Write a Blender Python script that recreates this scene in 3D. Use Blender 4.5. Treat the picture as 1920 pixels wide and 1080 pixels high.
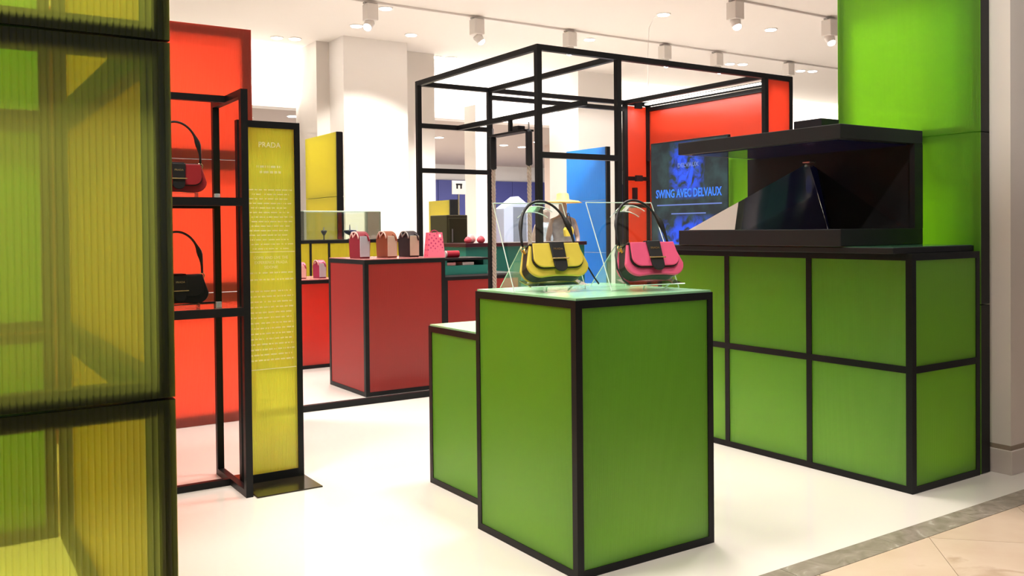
import bpy, bmesh, math, random
from mathutils import Vector, Matrix

for o in list(bpy.data.objects):
    bpy.data.objects.remove(o, do_unlink=True)
sc = bpy.context.scene
COL = sc.collection
PI = math.pi
rng = random.Random(7)

# ------------------------------------------------------------------ camera
cam_d = bpy.data.cameras.new('camera')
cam = bpy.data.objects.new('camera', cam_d)
COL.objects.link(cam)
cam_d.sensor_width = 36.0
cam_d.lens = 1673.34 / 1920 * 36
cam_d.shift_y = (456.41 - 540) / 1920
cam_d.clip_start = 0.05
cam_d.clip_end = 300
_yaw, _pit, _rol = math.radians(56.534), math.radians(-0.8732), math.radians(0.5832)
_f = Vector((math.cos(_yaw) * math.cos(_pit), math.sin(_yaw) * math.cos(_pit), math.sin(_pit)))
_r = Vector((math.sin(_yaw), -math.cos(_yaw), 0))
_d = _f.cross(_r)
_r2 = _r * math.cos(_rol) + _d * math.sin(_rol)
_d2 = -_r * math.sin(_rol) + _d * math.cos(_rol)
M = Matrix((_r2, -_d2, -_f)).transposed().to_4x4()
M.translation = (0, 0, 1.3)
cam.matrix_world = M
sc.camera = cam

# ------------------------------------------------------------------ world, lights, exposure
w = bpy.data.worlds.new('world')
sc.world = w
w.use_nodes = True
w.node_tree.nodes['Background'].inputs[0].default_value = (1.0, 0.955, 0.90, 1)
w.node_tree.nodes['Background'].inputs[1].default_value = 0.30
sc.view_settings.view_transform = 'Standard'
sc.view_settings.look = 'None'
sc.view_settings.exposure = 0.14
sc.view_settings.gamma = 1.0
sc.view_settings.use_curve_mapping = False


def area(name, loc, size, power, col=(1, .95, .88), rot=(0, 0, 0), sy=None, spread=None):
    d = bpy.data.lights.new(name, 'AREA')
    d.energy = power
    d.color = col
    d.shape = 'RECTANGLE'
    d.size = size
    d.size_y = sy or size
    if spread:
        d.spread = spread
    o = bpy.data.objects.new(name, d)
    o.location = loc
    o.rotation_euler = rot
    COL.objects.link(o)
    return o


# recessed ceiling lights of the sales floor
CZ = 4.5
DOWN = math.radians(95)
for (x, y, p) in ((0.05, 3.35, 55), (1.1, 3.2, 20), (3.3, 1.9, 20), (1.5, 5.3, 22), (3.4, 3.9, 32),
                  (5.5, 3.9, 70), (3.4, 5.6, 20), (3.6, 8.9, 34), (5.6, 6.6, 40), (8.3, 10.2, 110), (4.4, 10.0, 70),
                  (12.5, 10.5, 110), (0.6, 7.6, 130), (4.0, 12.6, 80), (9.0, 13.2, 120)):
    area('ceiling_lamp', (x, y, CZ - 0.04), 0.6, p, spread=DOWN)


def spot(name, loc, target, power, deg, blend=.4):
    d = bpy.data.lights.new(name, 'SPOT')
    d.energy = power
    d.color = (1, .95, .88)
    d.spot_size = math.radians(deg)
    d.spot_blend = blend
    d.shadow_soft_size = .05
    o = bpy.data.objects.new(name, d)
    o.location = loc
    o.rotation_euler = (Vector(target) - Vector(loc)).to_track_quat('-Z', 'Y').to_euler()
    COL.objects.link(o)


# beams of the track spotlights: column wash, floor pools; then added fill spots
spot('spot_beam', (5.2, 11.3, 4.05), (6.2, 13.7, 1.9), 420, 62)
spot('spot_beam', (7.05, 11.3, 4.05), (6.6, 13.7, 1.6), 380, 58)
spot('spot_beam', (8.7, 11.2, 4.05), (11.6, 14.3, 1.8), 420, 50)
spot('spot_beam', (3.2, 0.6, 4.4), (2.95, 2.3, 0), 110, 34)
spot('spot_beam', (2.6, 5.6, 4.4), (3.3, 3.2, 0), 120, 30)
spot('spot_beam', (0.6, 1.2, 4.4), (1.35, 3.3, 0), 110, 36)
spot('spot_beam', (1.1, 0.9, 4.4), (2.33, 2.9, 1.15), 120, 13)  # unseen spot added to brighten the handbags
spot('spot_beam', (1.9, 0.7, 4.4), (4.68, 2.7, 2.8), 300, 38, .6)  # unseen spot added to lift the pier and tall green panels
# cove lamps that wash the bulkhead, lamps of the departments behind it
area('cove_lamp', (8.0, 15.0, 3.75), 10.0, 170, rot=(math.radians(110), 0, 0), sy=0.25)
area('cove_lamp', (19.0, 15.0, 3.75), 11.0, 170, rot=(math.radians(110), 0, 0), sy=0.25)
area('store_lamp', (10.0, 20.0, 3.4), 3.0, 260)
area('store_lamp', (16.0, 21.5, 3.4), 3.0, 260)
area('store_lamp', (7.0, 22.0, 3.4), 3.0, 200)


# ------------------------------------------------------------------ materials
MATS = {}


def nodes_of(name):
    m = bpy.data.materials.new(name)
    m.use_nodes = True
    nt = m.node_tree
    nt.nodes.clear()
    out = nt.nodes.new('ShaderNodeOutputMaterial')
    return m, nt, out


def pbr(name, col, rough=.5, metal=0., spec=.5, coat=0., bump=None, var=0., emit=None, estr=0., trans=0., ior=1.45,
        vscale=8.):
    m, nt, out = nodes_of(name)
    b = nt.nodes.new('ShaderNodeBsdfPrincipled')
    b.inputs['Base Color'].default_value = (*col, 1)
    b.inputs['Roughness'].default_value = rough
    b.inputs['Metallic'].default_value = metal
    b.inputs['Specular IOR Level'].default_value = spec
    b.inputs['Coat Weight'].default_value = coat
    b.inputs['Transmission Weight'].default_value = trans
    b.inputs['IOR'].default_value = ior
    if emit:
        b.inputs['Emission Color'].default_value = (*emit, 1)
        b.inputs['Emission Strength'].default_value = estr
    tc = nt.nodes.new('ShaderNodeTexCoord')
    if var:
        n = nt.nodes.new('ShaderNodeTexNoise')
        n.inputs['Scale'].default_value = vscale
        n.inputs['Detail'].default_value = 5
        nt.links.new(tc.outputs['Object'], n.inputs['Vector'])
        mx = nt.nodes.new('ShaderNodeMix')
        mx.data_type = 'RGBA'
        mx.inputs['A'].default_value = (*[c * (1 - var) for c in col], 1)
        mx.inputs['B'].default_value = (*[min(1, c * (1 + var)) for c in col], 1)
        nt.links.new(n.outputs['Fac'], mx.inputs['Factor'])
        nt.links.new(mx.outputs['Result'], b.inputs['Base Color'])
    if bump:
        sc_, st = bump
        n = nt.nodes.new('ShaderNodeTexNoise')
        n.inputs['Scale'].default_value = sc_
        n.inputs['Detail'].default_value = 3
        nt.links.new(tc.outputs['Object'], n.inputs['Vector'])
        bp = nt.nodes.new('ShaderNodeBump')
        bp.inputs['Strength'].default_value = st
        bp.inputs['Distance'].default_value = .002
        nt.links.new(n.outputs['Fac'], bp.inputs['Height'])
        nt.links.new(bp.outputs['Normal'], b.inputs['Normal'])
    nt.links.new(b.outputs[0], out.inputs[0])
    MATS[name] = m
    return m


def sheet(name, refl, thru, clear=.25, transl=.5, rough=.3, rib=None, gloss=.04):
    """tinted polycarbonate sheet: scatters light through, a little clear, satin gloss"""
    m, nt, out = nodes_of(name)
    N, L = nt.nodes.new, nt.links.new
    df = N('ShaderNodeBsdfDiffuse'); df.inputs[0].default_value = (*refl, 1)
    tl = N('ShaderNodeBsdfTranslucent'); tl.inputs[0].default_value = (*thru, 1)
    tp = N('ShaderNodeBsdfTransparent'); tp.inputs[0].default_value = (*thru, 1)
    gl = N('ShaderNodeBsdfGlossy'); gl.inputs[0].default_value = (1, 1, 1, 1); gl.inputs['Roughness'].default_value = rough
    m1 = N('ShaderNodeMixShader'); m1.inputs[0].default_value = transl
    L(df.outputs[0], m1.inputs[1]); L(tl.outputs[0], m1.inputs[2])
    m2 = N('ShaderNodeMixShader'); m2.inputs[0].default_value = clear
    L(m1.outputs[0], m2.inputs[1]); L(tp.outputs[0], m2.inputs[2])
    m3 = N('ShaderNodeMixShader')
    fr = N('ShaderNodeLayerWeight'); fr.inputs[0].default_value = .25
    mp = N('ShaderNodeMapRange'); mp.inputs['To Min'].default_value = gloss; mp.inputs['To Max'].default_value = .5
    L(fr.outputs['Fresnel'], mp.inputs['Value']); L(mp.outputs[0], m3.inputs[0])
    L(m2.outputs[0], m3.inputs[1]); L(gl.outputs[0], m3.inputs[2])
    if rib:
        tc = N('ShaderNodeTexCoord'); sx = N('ShaderNodeSeparateXYZ'); L(tc.outputs['Object'], sx.inputs[0])
        ad = N('ShaderNodeMath'); ad.operation = 'ADD'; L(sx.outputs['X'], ad.inputs[0]); L(sx.outputs['Y'], ad.inputs[1])
        mu = N('ShaderNodeMath'); mu.operation = 'MULTIPLY'; mu.inputs[1].default_value = 2 * PI / rib; L(ad.outputs[0], mu.inputs[0])
        si = N('ShaderNodeMath'); si.operation = 'SINE'; L(mu.outputs[0], si.inputs[0])
        bp = N('ShaderNodeBump'); bp.inputs['Strength'].default_value = .35; bp.inputs['Distance'].default_value = rib * .25
        L(si.outputs[0], bp.inputs['Height'])
        for s_ in (df, tl, gl):
            L(bp.outputs['Normal'], s_.inputs['Normal'])
    L(m3.outputs[0], out.inputs[0])
    MATS[name] = m
    return m


def emissive(name, col, st):
    m, nt, out = nodes_of(name)
    e = nt.nodes.new('ShaderNodeEmission')
    e.inputs[0].default_value = (*col, 1)
    e.inputs[1].default_value = st
    nt.links.new(e.outputs[0], out.inputs[0])
    MATS[name] = m
    return m


def clear_sheet(name, tint=(.97, 1, .985), rough=.02, gl_lo=.05, gl_hi=.8, edge=False):
    m, nt, out = nodes_of(name)
    N, L = nt.nodes.new, nt.links.new
    tp = N('ShaderNodeBsdfTransparent'); tp.inputs[0].default_value = (*tint, 1)
    gl = N('ShaderNodeBsdfGlossy'); gl.inputs['Roughness'].default_value = rough
    fr = N('ShaderNodeLayerWeight'); fr.inputs[0].default_value = .12
    mp = N('ShaderNodeMapRange'); mp.inputs['To Min'].default_value = gl_lo; mp.inputs['To Max'].default_value = gl_hi
    L(fr.outputs['Fresnel'], mp.inputs['Value'])
    mx = N('ShaderNodeMixShader'); L(mp.outputs[0], mx.inputs[0]); L(tp.outputs[0], mx.inputs[1]); L(gl.outputs[0], mx.inputs[2])
    L(mx.outputs[0], out.inputs[0])
    MATS[name] = m
    return m


BLACK = pbr('black_powder_coat', (.008, .008, .009), .42, spec=.25, bump=(400, .08))
DARK = pbr('black_satin_board', (.012, .012, .015), .5, spec=.35)
DARK2 = pbr('charcoal_board', (.022, .022, .026), .55, spec=.3)
GREEN = sheet('green_sheet', (.13, .37, .035), (.66, .88, .09), clear=.05, transl=.58, rib=.006)
GREEN2 = sheet('green_front_sheet', (.17, .44, .03), (.50, .86, .09), clear=.22, transl=.72, rib=.006)
BOOTH = sheet('green_fluted_sheet', (.05, .10, .012), (.74, .80, .12), clear=.62, transl=.8, rough=.25)
BOOTHY = sheet('yellow_side_sheet', (.80, .60, .03), (.98, .75, .05), clear=.06, transl=.5, rib=.012)
BOOTHG = sheet('green_side_sheet', (.22, .55, .06), (.5, .9, .08), clear=.06, transl=.5, rib=.012)
RED = sheet('red_front_sheet', (.48, .085, .05), (1., .26, .15), clear=.25, transl=.84, rib=.008)
REDP = sheet('red_plinth_sheet', (.40, .026, .022), (.6, .03, .02), clear=.03, transl=.3, rib=.006)
YEL = sheet('yellow_sheet', (.64, .56, .04), (.85, .75, .06), clear=.08, transl=.55, rib=.02)
TOTEM = sheet('lime_fluted_sheet', (.38, .47, .03), (.78, .90, .06), clear=.12, transl=.6, rib=None)
BLUE = sheet('blue_sheet', (.01, .20, .62), (.02, .3, .8), clear=.05, transl=.4, rib=.02)
MINT = pbr('mint_top_board', (.33, .68, .36), .22, spec=.5, coat=.3)
REDTOP = pbr('pale_red_top_board', (.72, .28, .27), .25, coat=.3)
TEAL = pbr('teal_board', (.01, .16, .13), .4)
WHITE = pbr('white_paint', (.86, .83, .79), .6, var=.02, vscale=1.5)
CEILM = pbr('warm_white_ceiling_paint', (.82, .775, .73), .8, var=.012, vscale=.6)
TAUPE = pbr('taupe_ceiling_paint', (.50, .43, .39), .8, var=.02, vscale=.6)
COLM = pbr('column_paint', (.88, .84, .80), .5, var=.015, vscale=1.2)
STONE = pbr('beige_stone', (.62, .50, .43), .35, var=.06, vscale=3)
GOLD = pbr('gold_metal', (.85, .62, .28), .25, metal=1.)
STEEL = pbr('steel_metal', (.6, .6, .62), .3, metal=1.)
LAMPW = pbr('white_lamp_housing', (.72, .68, .64), .4)
LENS = emissive('lamp_lens_glow', (1, .97, .92), 14)
ACRYL = clear_sheet('clear_acrylic')
ACRE = pbr('acrylic_cut_edge', (.72, .85, .78), .2, spec=.6, emit=None)
GLASS = clear_sheet('hologram_glass', (.93, .95, .93), .01, .10, .9)
LEATHER = {}
for nm, c in (('yellow', (.66, .50, .06)), ('pink', (.80, .10, .22)), ('crimson', (.30, .016, .022)), ('black', (.013, .013, .014)),
              ('wine', (.24, .006, .022)), ('tan', (.27, .065, .022)), ('plum', (.020, .009, .013)), ('magenta', (.35, .01, .08)),
              ('grey', (.42, .44, .50)), ('sand', (.52, .41, .33)), ('stone', (.50, .46, .35)), ('rose', (.75, .5, .45)),
              ('cord', (.72, .48, .40)), ('palecord', (.42, .38, .36))):
    LEATHER[nm] = pbr(nm + '_leather', c, .42, spec=.45, bump=(900, .15), var=.06, vscale=30)


# ------------------------------------------------------------------ helpers
def box(bm, x0, x1, y0, y1, z0, z1, bevel=0.):
    r = bmesh.ops.create_cube(bm, size=1)
    vs = r['verts']
    bmesh.ops.scale(bm, verts=vs, vec=(abs(x1 - x0), abs(y1 - y0), abs(z1 - z0)))
    bmesh.ops.translate(bm, verts=vs, vec=((x0 + x1) / 2, (y0 + y1) / 2, (z0 + z1) / 2))
    if bevel:
        es = list({e for v in vs for e in v.link_edges})
        bmesh.ops.bevel(bm, geom=es, offset=bevel, segments=2, profile=.5, affect='EDGES')


def prism(bm, pts, a0, a1, axis='y', bevel=0., seg=2):
    """outline pts (u,v) extruded along axis: y -> (u,a,v); x -> (a,u,v); z -> (u,v,a)"""
    def P(u, v, a):
        return {'y': (u, a, v), 'x': (a, u, v), 'z': (u, v, a)}[axis]
    A = [bm.verts.new(P(u, v, a0)) for u, v in pts]
    B = [bm.verts.new(P(u, v, a1)) for u, v in pts]
    n = len(pts)
    fs = [bm.faces.new(A), bm.faces.new(list(reversed(B)))]
    for i in range(n):
        fs.append(bm.faces.new((A[i], B[i], B[(i + 1) % n], A[(i + 1) % n])))
    bmesh.ops.recalc_face_normals(bm, faces=fs)
    if bevel:
        es = [e for v in A + B for e in v.link_edges if (e.verts[0] in A) == (e.verts[1] in A)]
        bmesh.ops.bevel(bm, geom=list(set(es)), offset=bevel, segments=seg, profile=.5, affect='EDGES')


def tube(bm, pts, r, seg=8, flat=1., cap=True, up=None):
    """swept tube; r scalar or list; flat squeezes the binormal direction"""
    pts = [Vector(p) for p in pts]
    n = len(pts)
    rs = r if isinstance(r, (list, tuple)) else [r] * n
    ring0 = None
    rings = []
    prev = None
    for i, p in enumerate(pts):
        t = (pts[min(i + 1, n - 1)] - pts[max(i - 1, 0)]).normalized()
        if prev is None:
            u = Vector(up) if up else (Vector((0, 0, 1)) if abs(t.z) < .9 else Vector((1, 0, 0)))
            a = (u - t * u.dot(t)).normalized()
        else:
            a = (prev - t * prev.dot(t)).normalized()
        prev = a
        b = t.cross(a)
        rings.append([bm.verts.new(p + (a * math.cos(2 * PI * k / seg) + b * math.sin(2 * PI * k / seg) * flat) * rs[i]) for k in range(seg)])
    for i in range(n - 1):
        for k in range(seg):
            bm.faces.new((rings[i][k], rings[i][(k + 1) % seg], rings[i + 1][(k + 1) % seg], rings[i + 1][k]))
    if cap:
        bm.faces.new(list(reversed(rings[0])))
        bm.faces.new(rings[-1])


def lathe(bm, prof, seg=20, center=(0, 0)):
    rings = []
    for r, z in prof:
        rings.append([bm.verts.new((center[0] + r * math.cos(2 * PI * k / seg), center[1] + r * math.sin(2 * PI * k / seg), z)) for k in range(seg)])
    for i in range(len(rings) - 1):
        for k in range(seg):
            bm.faces.new((rings[i][k], rings[i][(k + 1) % seg], rings[i + 1][(k + 1) % seg], rings[i + 1][k]))
    bm.faces.new(list(reversed(rings[0])))
    bm.faces.new(rings[-1])


def obj(name, bm, mat, parent=None, origin=None, smooth=False, local=False):
    """link bm as one mesh object; coordinates are world ones unless local, moved under parent"""
    if parent is not None and not local and parent.type == 'EMPTY' and parent.parent is None:
        bmesh.ops.translate(bm, verts=bm.verts, vec=-Vector(parent.location))
    elif parent is not None and not local:
        q, off = parent, Vector((0, 0, 0))
        while q is not None:
            off += Vector(q.location)
            q = q.parent
        bmesh.ops.translate(bm, verts=bm.verts, vec=-off)
    elif parent is None and not local and bm.verts:
        if origin is None:
            xs = [v.co.x for v in bm.verts]; ys = [v.co.y for v in bm.verts]; zs = [v.co.z for v in bm.verts]
            origin = ((min(xs) + max(xs)) / 2, (min(ys) + max(ys)) / 2, min(zs))
        bmesh.ops.translate(bm, verts=bm.verts, vec=-Vector(origin))
    me = bpy.data.meshes.new(name)
    bm.to_mesh(me)
    bm.free()
    if smooth:
        for p in me.polygons:
            p.use_smooth = True
    me.materials.append(mat)
    o = bpy.data.objects.new(name, me)
    COL.objects.link(o)
    if parent is not None:
        o.parent = parent
    elif origin is not None:
        o.location = origin
    return o


def tag(o, label, cat, group=None):
    o['label'] = label
    o['category'] = cat
    if group:
        o['group'] = group
    return o


def struct(o, label=None):
    o['kind'] = 'structure'
    if label:
        o['label'] = label
    return o


def thing(name, label, cat, loc=(0, 0, 0), rot=(0, 0, 0), group=None):
    o = bpy.data.objects.new(name, None)
    COL.objects.link(o)
    o.location = loc
    o.rotation_euler = rot
    o.empty_display_size = .1
    return tag(o, label, cat, group)


def bx(name, mat, parent, x0, x1, y0, y1, z0, z1, bevel=0., local=False):
    bm = bmesh.new()
    box(bm, x0, x1, y0, y1, z0, z1, bevel)
    return obj(name, bm, mat, parent, local=local)


def text_mesh(name, body, size, mat, parent, loc, rot, align='CENTER', extrude=.0005, sx=1., bold=0.):
    cu = bpy.data.curves.new(name, 'FONT')
    cu.body = body
    cu.size = size
    cu.align_x = align
    cu.align_y = 'CENTER'
    cu.extrude = extrude
    cu.resolution_u = 2
    cu.offset = bold
    t = bpy.data.objects.new(name, cu)
    COL.objects.link(t)
    dg = bpy.context.evaluated_depsgraph_get()
    me = bpy.data.meshes.new_from_object(t.evaluated_get(dg))
    bpy.data.objects.remove(t, do_unlink=True)
    me.materials.clear()
    me.materials.append(mat)
    o = bpy.data.objects.new(name, me)
    COL.objects.link(o)
    o.parent = parent
    o.location = loc
    o.rotation_euler = rot
    o.scale = (sx, 1, 1)
    return o


def crate(root, x0, x1, y0, y1, z0, z1, bar, panel, top, faces='xyXY', div_y=(), div_x=(), div_z=(), top_th=.008, inset=.004):
    """black bar frame with a sheet in each bay. faces: x=-X side, X=+X side, y=-Y side, Y=+Y side"""
    b = bar
    ys = [y0, *div_y, y1]
    xs = [x0, *div_x, x1]
    zs = [z0, *div_z, z1]
    for (px, py) in ((x0, y0), (x1 - b, y0), (x0, y1 - b), (x1 - b, y1 - b)):
        bx('frame_post', BLACK, root, px, px + b, py, py + b, z0, z1 - b)
    for x in (x0, x1 - b):
        bx('frame_rail', BLACK, root, x, x + b, y0, y1, z1 - b, z1)
        bx('frame_rail', BLACK, root, x, x + b, y0 + b, y1 - b, z0, z0 + b)
    for y in (y0, y1 - b):
        bx('frame_rail', BLACK, root, x0 + b, x1 - b, y, y + b, z1 - b, z1)
        bx('frame_rail', BLACK, root, x0 + b, x1 - b, y, y + b, z0, z0 + b)
    for side in 'xX':
        if side not in faces:
            continue
        xa = x0 if side == 'x' else x1 - b
        xp = x0 + inset if side == 'x' else x1 - inset - .005
        for yd in div_y:
            bx('frame_post', BLACK, root, xa, xa + b, yd - b / 2, yd + b / 2, z0 + b, z1 - b)
        for zd in div_z:
            for i in range(len(ys) - 1):
                ya = ys[i] + (b if i == 0 else b / 2)
                yb = ys[i + 1] - (b if i == len(ys) - 2 else b / 2)
                bx('frame_rail', BLACK, root, xa, xa + b, ya, yb, zd - b / 2, zd + b / 2)
        for i in range(len(ys) - 1):
            for k in range(len(zs) - 1):
                ya = ys[i] + (b if i == 0 else b / 2)
                yb = ys[i + 1] - (b if i == len(ys) - 2 else b / 2)
                za = zs[k] + (b if k == 0 else b / 2)
                zb = zs[k + 1] - (b if k == len(zs) - 2 else b / 2)
                bx('side_panel', panel, root, xp, xp + .005, ya, yb, za, zb)
    for side in 'yY':
        if side not in faces:
            continue
        ya_ = y0 if side == 'y' else y1 - b
        yp = y0 + inset if side == 'y' else y1 - inset - .005
        for zd in div_z:
            bx('frame_rail', BLACK, root, x0 + b, x1 - b, ya_, ya_ + b, zd - b / 2, zd + b / 2)
        for k in range(len(zs) - 1):
            za = zs[k] + (b if k == 0 else b / 2)
            zb = zs[k + 1] - (b if k == len(zs) - 2 else b / 2)
            bx('side_panel', panel, root, x0 + b, x1 - b, yp, yp + .005, za, zb)
    if top:
        bx('top_panel', top, root, x0 + .006, x1 - .006, y0 + .006, y1 - .006, z1, z1 + top_th)


def module(root, plane, c, a0, a1, z0, z1, sgn, mat, bar=.042, depth=.05, flutes=0, gap=.003, back=False):
    """framed panel with the sheet fixed over the front of its bars.
    plane 'y': sheet at y=c facing sgn*y, spans x a0..a1 ; plane 'x': sheet at x=c, spans y a0..a1"""
    a0 += gap; a1 -= gap; z0 += gap; z1 -= gap
    th = .006

    def B(nm, m, u0, u1, d0, d1, w0, w1):
        d0, d1 = c - sgn * d0, c - sgn * d1
        if plane == 'y':
            return bx(nm, m, root, u0, u1, d0, d1, w0, w1)
        return bx(nm, m, root, d0, d1, u0, u1, w0, w1)
    e = .0012
    B('frame_post', BLACK, a0, a0 + bar, th + e, th + depth, z0, z1)
    B('frame_post', BLACK, a1 - bar, a1, th + e, th + depth, z0, z1)
    B('frame_rail', BLACK, a0 + bar, a1 - bar, th + e, th + depth, z0, z0 + bar)
    B('frame_rail', BLACK, a0 + bar, a1 - bar, th + e, th + depth, z1 - bar, z1)
    if flutes:
        bm = bmesh.new()
        n = int(round((a1 - a0) / flutes))
        prof = []
        for i in range(n):
            u = a0 + (a1 - a0) * i / n
            p = (a1 - a0) / n
            prof += [(u, 0.0030), (u + p * .10, .0009), (u + p * .30, .0001), (u + p * .55, 0.), (u + p * .80, .0002), (u + p * .93, .0011)]
        prof.append((a1, .0030))
        rows = []
        for zz in (z0, z1):
            rows.append([bm.verts.new((u, c - sgn * d, zz) if plane == 'y' else (c - sgn * d, u, zz)) for u, d in prof])
        for i in range(len(prof) - 1):
            bm.faces.new((rows[0][i], rows[0][i + 1], rows[1][i + 1], rows[1][i]))
        o = obj('fluted_sheet', bm, mat, root, smooth=True)
    else:
        B('sheet', mat, a0, a1, 0, th, z0, z1)


# ------------------------------------------------------------------ setting: floors, ceiling, walls
m, nt, out = nodes_of('white_gloss_floor')
N, L = nt.nodes.new, nt.links.new
b = N('ShaderNodeBsdfPrincipled')
b.inputs['Roughness'].default_value = .07
b.inputs['Specular IOR Level'].default_value = .55
tc = N('ShaderNodeTexCoord')
n1 = N('ShaderNodeTexNoise'); n1.inputs['Scale'].default_value = .55; n1.inputs['Detail'].default_value = 4
L(tc.outputs['Object'], n1.inputs['Vector'])
mx = N('ShaderNodeMix'); mx.data_type = 'RGBA'
mx.inputs['A'].default_value = (.76, .70, .645, 1); mx.inputs['B'].default_value = (.82, .765, .71, 1)
L(n1.outputs['Fac'], mx.inputs['Factor'])
# scuffs with a shape of their own
n2 = N('ShaderNodeTexNoise'); n2.inputs['Scale'].default_value = 9; n2.inputs['Detail'].default_value = 9; n2.inputs['Roughness'].default_value = .75
L(tc.outputs['Object'], n2.inputs['Vector'])
cr = N('ShaderNodeValToRGB'); cr.color_ramp.elements[0].position = .715; cr.color_ramp.elements[1].position = .76
cr.color_ramp.elements[1].color = (.45, .45, .45, 1)
L(n2.outputs['Fac'], cr.inputs[0])
mx2 = N('ShaderNodeMix'); mx2.data_type = 'RGBA'; mx2.inputs['B'].default_value = (.4, .37, .33, 1)
L(cr.outputs[0], mx2.inputs['Factor']); L(mx.outputs['Result'], mx2.inputs['A']); L(mx2.outputs['Result'], b.inputs['Base Color'])
n3 = N('ShaderNodeTexNoise'); n3.inputs['Scale'].default_value = 2.2; L(tc.outputs['Object'], n3.inputs['Vector'])
mr = N('ShaderNodeMapRange'); mr.inputs['To Min'].default_value = .05; mr.inputs['To Max'].default_value = .13
L(n3.outputs['Fac'], mr.inputs['Value']); L(mr.outputs[0], b.inputs['Roughness'])
L(b.outputs[0], out.inputs[0])
FLOORM = m


def marble(name, c0, c1, vein, scale, rough):
    m, nt, out = nodes_of(name)
    N, L = nt.nodes.new, nt.links.new
    b = N('ShaderNodeBsdfPrincipled'); b.inputs['Roughness'].default_value = rough
    tc = N('ShaderNodeTexCoord')
    oi = N('ShaderNodeObjectInfo')
    va = N('ShaderNodeVectorMath'); va.operation = 'ADD'
    sc_ = N('ShaderNodeVectorMath'); sc_.operation = 'SCALE'; sc_.inputs['Scale'].default_value = 13.
    cmb = N('ShaderNodeCombineXYZ')
    for k in range(3):
        L(oi.outputs['Random'], cmb.inputs[k])
    L(cmb.outputs[0], sc_.inputs[0]); L(tc.outputs['Object'], va.inputs[0]); L(sc_.outputs[0], va.inputs[1])
    n = N('ShaderNodeTexNoise'); n.inputs['Scale'].default_value = scale; n.inputs['Detail'].default_value = 8
    n.inputs['Distortion'].default_value = 1.6
    L(va.outputs[0], n.inputs['Vector'])
    r = N('ShaderNodeValToRGB')
    r.color_ramp.elements[0].position = .3; r.color_ramp.elements[0].color = (*c0, 1)
    r.color_ramp.elements[1].position = .62; r.color_ramp.elements[1].color = (*c1, 1)
    e = r.color_ramp.elements.new(.68); e.color = (*vein, 1)
    e = r.color_ramp.elements.new(.74); e.color = (*c1, 1)
    L(n.outputs['Fac'], r.inputs[0]); L(r.outputs[0], b.inputs['Base Color']); L(b.outputs[0], out.inputs[0])
    return m


TANM = marble('cream_marble', (.60, .45, .33), (.67, .52, .40), (.52, .38, .27), 1.3, .18)
GREYM = marble('grey_brown_marble', (.22, .18, .14), (.34, .29, .24), (.46, .42, .36), 9., .25)

bm = bmesh.new()
box(bm, -14, 34, 2.262, 30, -.05, 0)
fl = struct(obj('floor', bm, FLOORM), 'white glossy floor of the sales area')
bm = bmesh.new()
box(bm, -14, 34, -14, 2.262, -.09, -.012)
struct(obj('floor_1', bm, pbr('grout_bed', (.30, .25, .20), .8)), 'walkway floor bed under the marble')
wf = bpy.data.objects['floor_1']
T = .50
gm = bmesh.new(); box(gm, -T / 2 + .0015, T / 2 - .0015, -T / 2 + .0015, T / 2 - .0015, -.011, 0.)
gm2 = bmesh.new(); box(gm2, -.299, .299, .0605 - .06, .1195, -.011, .0005)


def shared(name, bm_, mat):
    me = bpy.data.meshes.new(name)
    bm_.to_mesh(me); bm_.free(); me.materials.append(mat)
    return me


def clip_tile(cx, cy):
    """diagonal tile clipped at the border strip (y = 2.139)"""
    h = T / math.sqrt(2) - .0015
    pts = [(cx - h, cy), (cx, cy - h), (cx + h, cy), (cx, cy + h)]
    o_ = []
    for i in range(4):
        a, c = pts[i], pts[(i + 1) % 4]
        if a[1] <= 2.139:
            o_.append(a)
        if (a[1] <= 2.139) != (c[1] <= 2.139):
            t = (2.139 - a[1]) / (c[1] - a[1])
            o_.append((a[0] + (c[0] - a[0]) * t, 2.139))
    return o_


wl = Vector(wf.location)
dd = T * math.sqrt(2)
for i in range(-3, 9):
    for j in range(-3, 9):
        cx = 3.618 - 2.133 + 2.133 + (i - j) * dd / 2 - 1.2
        cy = 2.133 - dd / 2 - (i + j) * dd / 2 + dd * 1.5
        if not (0.2 < cx < 6.2 and .6 < cy < 2.139 + T * .7):
            continue
        p = clip_tile(cx, cy)
        if len(p) < 3:
            continue
        bm = bmesh.new()
        prism(bm, p, -.011, 0, 'z')
        obj('floor_tile', bm, TANM, wf)
bmesh_me = shared('border_stone', gm2, GREYM)
for k in range(-1, 12):
    o = bpy.data.objects.new('border_stone', bmesh_me)
    COL.objects.link(o); o.parent = wf
    o.location = Vector((k * .6, 2.141, 0)) - wl
gm.free()

bm = bmesh.new(); box(bm, -14, 34, -14, 15.5, CZ, CZ + .2)
struct(obj('ceiling', bm, CEILM), 'warm white flat store ceiling')
bm = bmesh.new(); box(bm, -6, 34, 15.5, 15.7, 3.5, CZ)
struct(obj('wall_bulkhead', bm, WHITE), 'cove lit white bulkhead above the far departments')
bm = bmesh.new(); box(bm, -6, 34, 15.35, 15.5, 3.5, 3.62)
struct(obj('trim_1', bm, CEILM), 'cream ledge along the foot of the bulkhead')
bm = bmesh.new(); box(bm, -6, 34, 15.7, 30, 3.5, 3.7)
struct(obj('ceiling_1', bm, TAUPE), 'lower taupe ceiling beyond the bulkhead')
bm = bmesh.new(); box(bm, -6, 34, 26, 26.2, 0, 3.5)
wb = struct(obj('wall_back', bm, pbr('bright_wall_paint', (.9, .9, .9), .6)), 'far back wall, white above blue panels')
NAVY = pbr('blue_lacquer_panel', (.085, .10, .36), .45, var=.08, vscale=2)
pm = bmesh.new(); box(pm, -.36, .36, 0, .05, 0, 2.98, .008)
pme = shared('wall_panel', pm, NAVY)
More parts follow.
